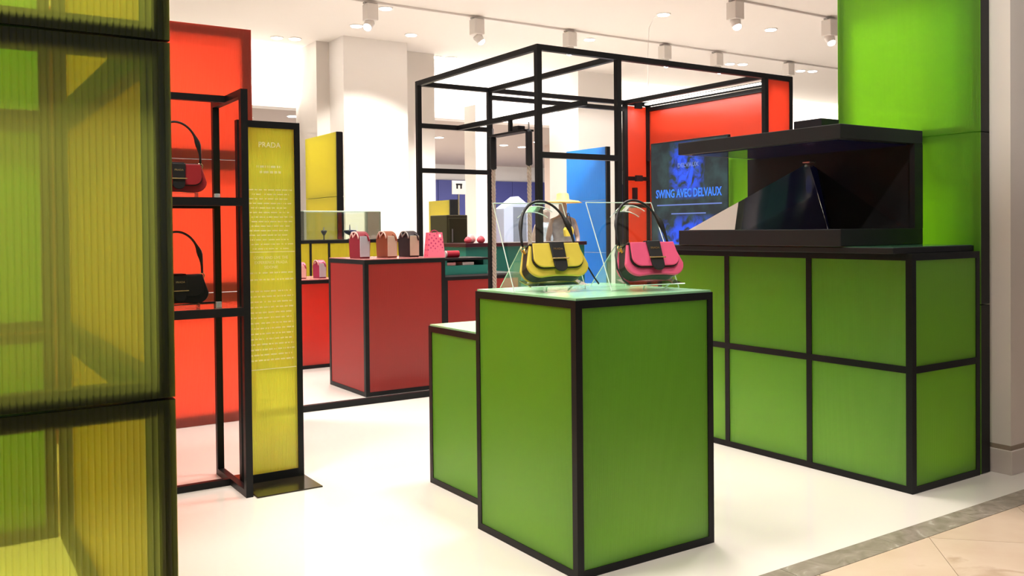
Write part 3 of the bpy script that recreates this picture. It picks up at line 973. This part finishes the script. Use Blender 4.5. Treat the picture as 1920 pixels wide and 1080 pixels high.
def flap_bag(label, c, loc, rot, strap=None, s=1., group=None):
    t = thing('flap_handbag', label, 'handbag', loc, rot, group)
    A, K = LEATHER[c], LEATHER['black']

    def P(nm, pts, y0, y1, mat, bev=.003, dx=0, dz=0):
        bm = bmesh.new()
        prism(bm, [((x + dx) * s, (z + dz) * .90 * s) for x, z in pts], y0 * s, y1 * s, 'y', bev * s)
        return obj(nm, bm, mat, t, local=True, smooth=False)
    P('gusset', outline(.272, .225, .150, .055, .006), -.032, .024, K, .004)
    fp = P('front_panel', outline(.284, .228, .152, .058, .006), -.046, -.032, A, .005)
    P('back_panel', outline(.284, .228, .152, .058, .006), .024, .033, A, .004)
    lid = bmesh.new(); box(lid, -.114 * s, .114 * s, -.050 * s, .032 * s, .135 * s, .145 * s, .004 * s)
    obj('lid', lid, K, t, local=True)
    P('flap_lining', outline(.236, .212, .118, .045, .0), -.0545, -.046, K, .002, dz=.0365)
    fl_ = P('flap', outline(.228, .212, .116, .042, .0), -.062, -.0545, A, .003, dz=.0405)
    st = P('centre_strap', outline(.060, .066, .142, .027, .0), -.0705, -.062, K, .003, dz=.017)
    bm = bmesh.new(); box(bm, -.039 * s, .039 * s, -.0765 * s, -.0705 * s, .065 * s, .0705 * s, .0015 * s); obj('buckle_bar', bm, GOLD, t, local=True)
    bm = bmesh.new(); box(bm, -.032 * s, .032 * s, -.052 * s, .033 * s, .145 * s, .150 * s, .002 * s); obj('strap_top', bm, K, t, local=True)
    text_mesh('gold_lettering', 'PRADA', .0135 * s, GOLD, t, (0, -.0712 * s, .110 * s), (PI / 2, 0, 0))
    for sx in (-1, 1):
        bm = bmesh.new()
        tube(bm, [(sx * (.121 + .011 * math.cos(a)) * s, .0 * s, (.136 + .014 * math.sin(a)) * s) for a in [2 * PI * k / 14 for k in range(15)]], .0030 * s, 6, cap=False)
        obj('ring', bm, GOLD, t, local=True, smooth=True)
        bm = bmesh.new(); tube(bm, [(sx * .120 * s, -.002 * s, .136 * s), (sx * .116 * s, -.006 * s, .115 * s)], .0065 * s, 6); obj('ring_tab', bm, K if sx > 0 else GOLD, t, local=True)
    # hooped handle with a padded stretch on one side
    pts, rad = [], []
    for k in range(33):
        a = PI * k / 32
        pts.append((-.122 * math.cos(a) * s, 0, (.149 + .208 * math.sin(a) ** .85) * s))
        u = k / 32
        rad.append((.0058 + .0085 * math.exp(-((u - .86) / .055) ** 2) + .004 * math.exp(-((u - .14) / .05) ** 2)) * s)
    bm = bmesh.new(); tube(bm, pts, rad, 8, flat=.75); obj('handle', bm, K, t, local=True, smooth=True)
    if strap:
        bm = bmesh.new(); tube(bm, [(x * s, y * s, z * s) for x, y, z in strap], .0055 * s, 6, flat=.45, up=(0, 1, 0)); obj('shoulder_strap', bm, K, t, local=True, smooth=True)
    return t


def acrylic_stand(label, loc, rz, lean):
    """bent clear easel: tilted plate, rear strut, ledge, arched handle hook; local axes x wide, y back"""
    t = thing('acrylic_stand', label, 'display stand', loc, (0, 0, rz))
    W_, Lg, th = .335, .42, .004
    ty, tz = math.sin(lean), math.cos(lean)
    # plate
    bm = bmesh.new()
    def plate(bm, a, b_, w0, w1, th):
        a, b_ = Vector(a), Vector(b_)
        d = (b_ - a).normalized(); nn = Vector((0, -d.z, d.y)) * th
        q_ = [Vector((-w0 / 2, a.y, a.z)), Vector((w0 / 2, a.y, a.z)), Vector((w1 / 2, b_.y, b_.z)), Vector((-w1 / 2, b_.y, b_.z))]
        A_ = [bm.verts.new(v_) for v_ in q_]; B_ = [bm.verts.new(v_ + nn) for v_ in q_]
        bm.faces.new(A_); bm.faces.new(list(reversed(B_)))
        for i in range(4):
            bm.faces.new((A_[i], B_[i], B_[(i + 1) % 4], A_[(i + 1) % 4]))
        return q_
    q_ = plate(bm, (0, 0, 0), (0, Lg * ty, Lg * tz), W_, W_, th)
    obj('tilted_plate', bm, ACRYL, t, local=True)
    for i in range(1, 4):
        bm = bmesh.new(); tube(bm, [q_[i], q_[(i + 1) % 4]], .0021, 6); obj('polished_edge', bm, ACRE, t, local=True)
    bm = bmesh.new()
    q2 = plate(bm, (0, .36 * Lg * ty + .012, .44 * Lg), (0, .30, 0), W_ * .55, W_ * .55, th)
    obj('rear_strut', bm, ACRYL, t, local=True)
    for i in (1, 3):
        bm = bmesh.new(); tube(bm, [q2[i], q2[(i + 1) % 4]], .0018, 6); obj('polished_edge', bm, ACRE, t, local=True)
    bm = bmesh.new()
    plate(bm, (0, .020, .044), (0, -.085, .024), W_ * .8, W_ * .8, th)
    obj('ledge', bm, ACRYL, t, local=True)
    bm = bmesh.new(); tube(bm, [(-W_ * .4, -.087, .024), (W_ * .4, -.087, .024)], .0022, 6); obj('polished_edge', bm, ACRE, t, local=True)
    for sx in (-1, 1):
        bm = bmesh.new(); tube(bm, [(sx * W_ * .18, -.08, .024), (sx * W_ * .15, -.055, .003)], .0035, 6); obj('ledge_foot', bm, ACRE, t, local=True)
    # arched hook for the handle
    bm = bmesh.new()
    hk = []
    for k in range(13):
        a = PI * (.20 + .60 * k / 12)
        hk.append((-.090 * math.cos(a) + 0, 0, 0.318 + .070 * math.sin(a)))
    rows = []
    for dy in (-.028, .022):
        rows.append([bm.verts.new((x, (z * ty) + dy * tz - .035, z * tz - dy * ty)) for x, _, z in hk])
    for k in range(12):
        bm.faces.new((rows[0][k], rows[0][k + 1], rows[1][k + 1], rows[1][k]))
    obj('handle_hook', bm, ACRYL, t, local=True, smooth=True)
    for dy in (-.028, .022):
        bm = bmesh.new(); tube(bm, [(x, (z * ty) + dy * tz - .035, z * tz - dy * ty) for x, _, z in hk], .0020, 6); obj('polished_edge', bm, ACRE, t, local=True)
    return t


LEAN = math.radians(29)
BLEAN = math.radians(23)
RZ = math.radians(-8)
PT = 1.0465


def stand_and_bag(sx_, sy_, lab_s, lab_b, col, strap):
    acrylic_stand(lab_s, (sx_, sy_, PT), RZ, LEAN)
    R = Matrix.Rotation(RZ, 3, 'Z')
    off = R @ Vector((.0, -.046, .045))
    flap_bag(lab_b, col, (sx_ + off.x, sy_ + off.y, PT + off.z), (-BLEAN, 0, RZ), strap)


stand_and_bag(2.17, 2.995, 'clear acrylic easel stand holding the yellow handbag', 'yellow flap handbag with black centre strap on acrylic stand', 'yellow',
              [(.124, .0, .150), (.140, .0, .11), (.165, -.0, .05), (.178, -.01, .0), (.186, -.02, -.030)])
stand_and_bag(2.515, 2.795, 'clear acrylic easel stand holding the pink handbag', 'pink flap handbag with black centre strap on acrylic stand', 'pink',
              [(-.124, .02, .150), (-.150, .0, .11), (-.155, -.0, .05), (-.150, -.015, -.005), (-.14, -.03, -.030)])

flap_bag('dark crimson flap handbag on the upper rack shelf', 'crimson', (1.052, 4.60, 1.465 + .036), (0, 0, 0), None, .98)
flap_bag('black flap handbag on the lower rack shelf', 'black', (1.050, 4.60, .928 + .022), (0, 0, 0), None, 1.0)
# small clear blocks that bags stand on
for z, lab in ((1.4645, 'small clear acrylic block beside the crimson handbag'), (.9275, 'small clear acrylic block beside the black handbag')):
    bm = bmesh.new(); box(bm, 1.215, 1.240, 4.50, 4.525, z, z + .030, .003)
    tag(obj('acrylic_block', bm, pbr('acrylic_block', (.75, .85, .85), .08, trans=.7)), lab, 'acrylic block')
for z, h, lab in ((1.4645, .036, 'clear acrylic riser under the crimson handbag'), (.9275, .022, 'clear acrylic riser under the black handbag')):
    bm = bmesh.new(); box(bm, .96, 1.15, 4.56, 4.64, z, z + h, .002)
    tag(obj('acrylic_riser', bm, ACRYL), lab, 'riser')

# ------------------------------------------------------------------ yellow zone behind
yp = thing('panel_wall', 'yellow panel standing before the white column', 'panel wall', (4.9, 12.4, 0))
for k in range(3):
    module(yp, 'x', 4.86, 11.8, 13.0, Z3[k] * 1.008, Z3[k + 1] * 1.008, -1, YEL, bar=.05, depth=.10)
bx('end_plate', BLACK, yp, 4.862, 4.945, 11.775, 11.80, 0, 2.70)
yp2 = thing('panel_wall', 'narrow yellow panel seen through the swing frame', 'panel wall', (7.1, 12.95, 0))
for k in range(2):
    module(yp2, 'x', 7.12, 12.6, 13.3, Z3[k] * 1.008, Z3[k + 1] * 1.008, -1, YEL, bar=.05, depth=.10)
bx('end_plate', BLACK, yp2, 7.122, 7.28, 12.575, 12.60, 0, 1.80)
yc = thing('yellow_counter', 'yellow panelled counter with black bars below the glass showcase', 'counter', (4.3, 10.9, 0))
crate(yc, 3.30, 5.22, 10.5, 11.2, 0, 1.19, .035, YEL, pbr('dark_top', (.02, .02, .02), .3), faces='y', div_z=(.62,))
for x in (3.5, 3.975, 4.215, 4.7):
    bx('frame_post', BLACK, yc, x - .014, x + .014, 10.493, 10.5, .03, 1.155)
gs = thing('glass_showcase', 'clear glass showcase box on the yellow counter', 'showcase', (4.45, 10.85, 1.198))
GS = clear_sheet('showcase_glass', (.90, .93, .88), .02, .08, .9)
for (a, b2, c2, d2) in ((3.93, 4.97, 10.6, 10.606), (3.93, 4.97, 11.1, 11.106)):
    bx('glass_pane', GS, gs, a, b2, c2, d2, 1.1985, 1.555)
for (a, b2) in ((3.93, 3.936), (4.964, 4.97)):
    bx('glass_pane', GS, gs, a, b2, 10.606, 11.1, 1.1985, 1.555)
bx('glass_lid', GS, gs, 3.93, 4.97, 10.6, 11.106, 1.555, 1.561)
for y in (10.6, 11.104):
    bx('glass_edge', ACRE, gs, 3.93, 4.97, y - .001, y + .003, 1.553, 1.5625)
# little perfume stands in the showcase
for i, (px, lab, h) in enumerate(((4.645, 'dark flared dish on stem inside the glass showcase', .13), (4.29, 'small dark trinket on stem in the glass showcase', .10))):
    bm = bmesh.new()
    s2 = (1., .45)[i]
    lathe(bm, [(.03 * s2, 1.1985), (.03 * s2, 1.205), (.008, 1.21), (.008, 1.25), (.05 * s2, 1.27 + .0), (.085 * s2, 1.30), (.085 * s2, 1.315), (.01, 1.32), (.004, 1.20 + h + .06)], 16, (px, 10.85))
    tag(obj('trinket_dish', bm, pbr('dark_bronze', (.03, .028, .03), .35), smooth=True), lab, 'dish')

# blue panel
bp_ = thing('panel_wall', 'blue panel wall standing before the beige stone pier', 'panel wall', (9.75, 12.3, 0))
for k in range(3):
    module(bp_, 'x', 9.72, 11.80, 12.9, Z3[k] * 1.008, Z3[k + 1] * 1.008, -1, BLUE, bar=.03, depth=.08)
bx('end_plate', BLACK, bp_, 9.722, 9.80, 11.765, 11.80, 0, 2.70)

# ------------------------------------------------------------------ goods and displays seen through the frame
o = thing('dark_cabinet', 'dark olive brown cabinet between yellow panel and swing', 'cabinet', (5.79, 10.3, 0))
OLV = pbr('dark_olive_lacquer', (.035, .032, .014), .4)
bx('body', OLV, o, 5.64, 5.95, 10.05, 10.5, 0, 1.50, .01)
bx('door', OLV, o, 5.66, 5.93, 10.03, 10.05, .08, 1.46, .004)
bx('handle', STEEL, o, 5.70, 5.71, 10.015, 10.03, 1.15, 1.32)
o = thing('display_table', 'dark teal display table with pink goods behind the drawer unit', 'table', (5.65, 9.2, 0))
bx('top', pbr('dark_maroon_top', (.05, .012, .02), .3), o, 5.30, 7.1, 9.0, 9.6, 1.10, 1.145, .004)
bx('front_panel', TEAL, o, 5.32, 7.08, 9.03, 9.06, .05, 1.10)
bx('side_panel', TEAL, o, 5.32, 5.35, 9.06, 9.58, .05, 1.10)
bx('side_panel', TEAL, o, 7.05, 7.08, 9.06, 9.58, .05, 1.10)
bx('plinth', BLACK, o, 5.34, 7.06, 9.06, 9.56, 0, .05)
gp = 'round pink purses on the teal table'
for i, (x, y, r) in enumerate(((5.42, 9.15, .045), (5.50, 9.22, .06), (5.59, 9.13, .05), (5.66, 9.25, .05))):
    bm = bmesh.new()
    lathe(bm, [(r * .5, 1.1455), (r * .95, 1.1455 + r * .4), (r, 1.1455 + r * .9), (r * .6, 1.1455 + r * 1.5), (r * .2, 1.1455 + r * 1.75)], 12, (x, y))
    col = ((.75, .10, .14), (.85, .45, .45))[i % 2]
    tag(obj('purse', bm, pbr('purse_pink_%d' % i, col, .5), smooth=True), ('red round purse on the dark teal display table', 'pale pink round purse on the dark teal display table')[i % 2], 'purse', gp)
sg = thing('standing_sign', 'white board sign with dark mark on a thin pole', 'sign', (6.96, 12.0, 0))
SGW = pbr('sign_white', (.85, .85, .85), .5)
bx('board', SGW, sg, 6.84, 7.08, 12.0, 12.02, 1.86, 2.07)
bm = bmesh.new(); tube(bm, [(6.96, 12.01, .02), (6.96, 12.01, 1.86)], .012, 8); obj('pole', bm, STEEL, sg)
bx('base', STEEL, sg, 6.84, 7.08, 11.9, 12.12, 0, .02)
bx('printed_mark', DARK, sg, 6.905, 7.015, 11.997, 12.0, 2.0, 2.025)
for x in (6.925, 6.995):
    bx('printed_mark', DARK, sg, x - .014, x + .014, 11.997, 12.0, 1.945, 2.0)

hs = thing('house_display', 'white house shaped display with grey doorway', 'display stand', (9.4, 14.1, 0))
HW = pbr('pale_blue_white', (.46, .50, .68), .5)
bm = bmesh.new(); prism(bm, [(9.08, .9), (9.72, .9), (9.72, 1.72), (9.42, 1.93), (9.08, 1.70)], 14.0, 14.3, 'y', .01); obj('body', bm, HW, hs)
bx('doorway', pbr('slate_door', (.17, .19, .26), .5), hs, 9.29, 9.58, 13.985, 14.0, .95, 1.73)
bx('table_base', pbr('rust_base', (.35, .10, .07), .5), hs, 8.9, 9.9, 13.9, 14.5, 0, .90)


def mannequin(label, loc, rz, dress, top, hat=None, scale=1.):
    t = thing('mannequin', label, 'mannequin', loc, (0, 0, rz))
    skin = pbr('mannequin_skin', (.36, .27, .24), .4)
    J = {'pel': (0, 0, .95), 'wst': (0, 0, 1.12), 'che': (0, 0, 1.32), 'nek': (0, 0, 1.47), 'hdb': (0, -.01, 1.56), 'hdt': (0, 0, 1.70),
         'hl': (-.09, 0, .90), 'kl': (-.10, -.02, .50), 'al': (-.10, 0, .08), 'tl': (-.10, -.13, .03),
         'hr': (.09, 0, .90), 'kr': (.10, -.02, .50), 'ar': (.10, 0, .08), 'tr': (.10, -.13, .03),
         'sl': (-.17, 0, 1.38), 'el': (-.23, .02, 1.12), 'wl': (-.22, -.06, .88), 'fl': (-.21, -.09, .78),
         'sr': (.17, 0, 1.38), 'er': (.24, .02, 1.14), 'wr': (.18, -.14, .98), 'fr': (.14, -.19, .92)}
    Rr = {'pel': .14, 'wst': .11, 'che': .14, 'nek': .05, 'hdb': .075, 'hdt': .075, 'hl': .09, 'kl': .058, 'al': .04, 'tl': .035,
          'hr': .09, 'kr': .058, 'ar': .04, 'tr': .035, 'sl': .06, 'el': .042, 'wl': .03, 'fl': .02, 'sr': .06, 'er': .042, 'wr': .03, 'fr': .02}
    E_ = [('pel', 'wst'), ('wst', 'che'), ('che', 'nek'), ('nek', 'hdb'), ('hdb', 'hdt'), ('pel', 'hl'), ('hl', 'kl'), ('kl', 'al'), ('al', 'tl'),
          ('pel', 'hr'), ('hr', 'kr'), ('kr', 'ar'), ('ar', 'tr'), ('che', 'sl'), ('sl', 'el'), ('el', 'wl'), ('wl', 'fl'), ('che', 'sr'), ('sr', 'er'), ('er', 'wr'), ('wr', 'fr')]
    ks = list(J)
    me = bpy.data.meshes.new('body')
    me.from_pydata([[c_ * scale for c_ in J[k]] for k in ks], [(ks.index(a), ks.index(b_)) for a, b_ in E_], [])
    o = bpy.data.objects.new('body', me); COL.objects.link(o); o.parent = t
    sk = o.modifiers.new('skin', 'SKIN')
    for i, k in enumerate(ks):
        v_ = me.skin_vertices[0].data[i]; v_.radius = (Rr[k] * scale, Rr[k] * scale * (.75 if k in ('pel', 'wst', 'che') else 1)); v_.use_root = (k == 'pel')
    o.modifiers.new('sub', 'SUBSURF').levels = 1
    o.modifiers['sub'].render_levels = 1
    me.materials.append(skin)
    bm = bmesh.new(); lathe(bm, [(.30 * scale, .45 * scale), (.24 * scale, .75 * scale), (.185 * scale, 1.0 * scale), (.15 * scale, 1.12 * scale), (.195 * scale, 1.34 * scale), (.16 * scale, 1.41 * scale), (.08 * scale, 1.45 * scale)], 20)
    bmesh.ops.scale(bm, verts=bm.verts, vec=(1, .75, 1))
    obj('dress', bm, dress, t, local=True, smooth=True)
    if hat:
        bm = bmesh.new(); lathe(bm, [(.30 * scale, 1.66 * scale), (.24 * scale, 1.69 * scale), (.10 * scale, 1.71 * scale), (.09 * scale, 1.80 * scale), (.04 * scale, 1.82 * scale)], 20)
        obj('hat', bm, hat, t, local=True, smooth=True)
    return t


PATT = pbr('grey_floral_cloth', (.30, .29, .33), .7, var=.55, vscale=14)
PATT2 = pbr('pale_blue_floral_cloth', (.45, .52, .62), .7, var=.5, vscale=16)
HATM = pbr('straw_yellow_hat', (.72, .40, .10), .6)
mq = mannequin('mannequin in grey floral dress and wide yellow straw hat', (8.36, 11.2, 0), -.35, PATT, None, HATM, 1.03)
bm = bmesh.new(); prism(bm, [(-.07, 0), (.07, 0), (.085, .10), (.05, .15), (-.05, .15), (-.085, .10)], -.03, .03, 'y', .01)
y_ = thing('small_bag', 'small yellow bag hung on the straw hat mannequin', 'handbag', (8.28, 10.95, 1.19))
obj('pouch', bm, LEATHER['yellow'], y_, local=True)
bm = bmesh.new(); tube(bm, [(-.06 + .12 * k / 10, 0, .14 + .22 * math.sin(PI * k / 10)) for k in range(11)], .006, 6); obj('strap', bm, LEATHER['black'], y_, local=True)
mannequin('bareheaded mannequin in pale blue floral dress', (8.97, 12.5, 0), -.5, PATT2, None, None, .98)
# clothes rail in blue department
o = thing('garment_rack', 'low rack of dark blue garments on rust red base beyond the swing', 'cabinet', (15.5, 20, 0))
bx('base', pbr('rust_wood', (.30, .09, .06), .5), o, 14.2, 17.2, 19.9, 20.4, 0, 1.0)
bx('garment_row', pbr('dark_blue_cloth', (.03, .035, .12), .8, var=.5, vscale=9), o, 14.3, 17.1, 20.0, 20.3, 1.0, 1.75, .02)  # dark blue garments built as one solid row

# ------------------------------------------------------------------ ceiling fittings
def track(y, x0, x1, lab):
    bm = bmesh.new(); box(bm, x0, x1, y - .018, y + .018, CZ - .03, CZ - .002)
    tag(obj('lighting_track', bm, LAMPW), lab, 'lighting track')


track(11.45, -2, 26, 'long thin lighting track running above the swing frame')
track(8.72, -2, 26, 'second thin lighting track nearer the green counter')


def track_spot(x, y, aim, label, group, s=1.):
    t = thing('track_spotlight', label, 'spotlight', (x, y, CZ - .03), (0, 0, 0), group)
    bm = bmesh.new(); box(bm, -.10 * s, .10 * s, -.03 * s, .03 * s, -.018, 0, .003); obj('adapter', bm, pbr('grey_adapter', (.35, .33, .31), .5), t, local=True)
    bm = bmesh.new(); box(bm, -.085 * s, .085 * s, -.085 * s, .085 * s, -.25 * s, -.018, .012); obj('housing', bm, LAMPW, t, local=True)
    bm = bmesh.new()
    lathe(bm, [(.055 * s, -.02), (.06 * s, 0), (.075 * s, .075 * s), (.06 * s, .10 * s)], 16)
    o = obj('lamp_head', bm, LAMPW, t, local=True, smooth=True)
    o.location = (aim[0] * .05, aim[1] * .05, -.33 * s)
    o.rotation_euler = (aim[1] * .8, -aim[0] * .6, 0)
    bm = bmesh.new(); lathe(bm, [(.012 * s, -.045 * s), (.038 * s, -.036 * s), (.055 * s, -.016 * s), (.056 * s, .002)], 16)
    l_ = obj('lens', bm, LENS, o, local=True, smooth=True)
    l_.location = (0, 0, -.018)
    return t


for i, (x, ax) in enumerate(((5.25, (-1, -.4)), (6.98, (1, -.3)), (8.72, (-.6, -.6)), (10.78, (.2, -.5)), (12.05, (.4, -.8)), (14.0, (-.3, -.4)))):
    track_spot(x, 11.45, ax, 'white box spotlight, %s from the broad white column on the long track' % ('first', 'second', 'third', 'fourth', 'fifth', 'sixth')[i], 'spotlights on the long track')
for x, lb in ((9.55, 'farther from the tall green panels'), (11.62, 'right beside the tall green panels')):
    track_spot(x, 8.72, (0, -.5), 'larger white box spotlight on the second track, ' + lb, 'spotlights on the second track', 1.05)


def downlight(x, y, z, r, label, group):
    t = thing('downlight', label, 'downlight', (x, y, z), (0, 0, 0), group)
    bm = bmesh.new(); lathe(bm, [(r * 1.25, -.012), (r * 1.3, -.004), (r * 1.3, -.0005)], 18); obj('trim_ring', bm, LAMPW, t, local=True)
    bm = bmesh.new(); lathe(bm, [(r, -.02), (r, -.0125)], 18); obj('lens', bm, LENS, t, local=True)


for (x, y) in ((4.92, 14.38), (5.2, 14.31), (5.69, 12.93), (6.71, 13.07), (7.97, 14.5), (8.23, 14.43), (9.44, 11.85), (9.25, 12.1), (13.45, 12.1), (13.2, 12.2), (15.3, 11.9), (15.05, 12.0), (9.3, 9.9), (11.5, 9.75), (5.6, 11.7)):
    downlight(x, y, CZ, .085, 'round recessed downlight glowing in the white ceiling', 'downlights in the main ceiling')
for (x, y) in ((12.6, 19.4), (13.3, 19.6), (12.9, 18.3), (13.6, 22.5), (10.2, 18.5), (9.3, 20.4), (5.2, 17.0), (5.9, 16.4), (14.5, 23)):
    downlight(x, y, 3.5, .10, 'round recessed downlight glowing in the lower taupe ceiling', 'downlights in the lower ceiling')
bm = bmesh.new()
tube(bm, [(9.3, 10.05, CZ - .01), (9.22, 10.02, CZ - .04), (9.12, 10.02, CZ - .2), (9.09, 10.02, CZ - .6), (9.09, 10.02, 2.72)], .004, 6)
tag(obj('hanging_cable', bm, LAMPW, smooth=True), 'thin pale cable dropping from the white ceiling', 'cable')
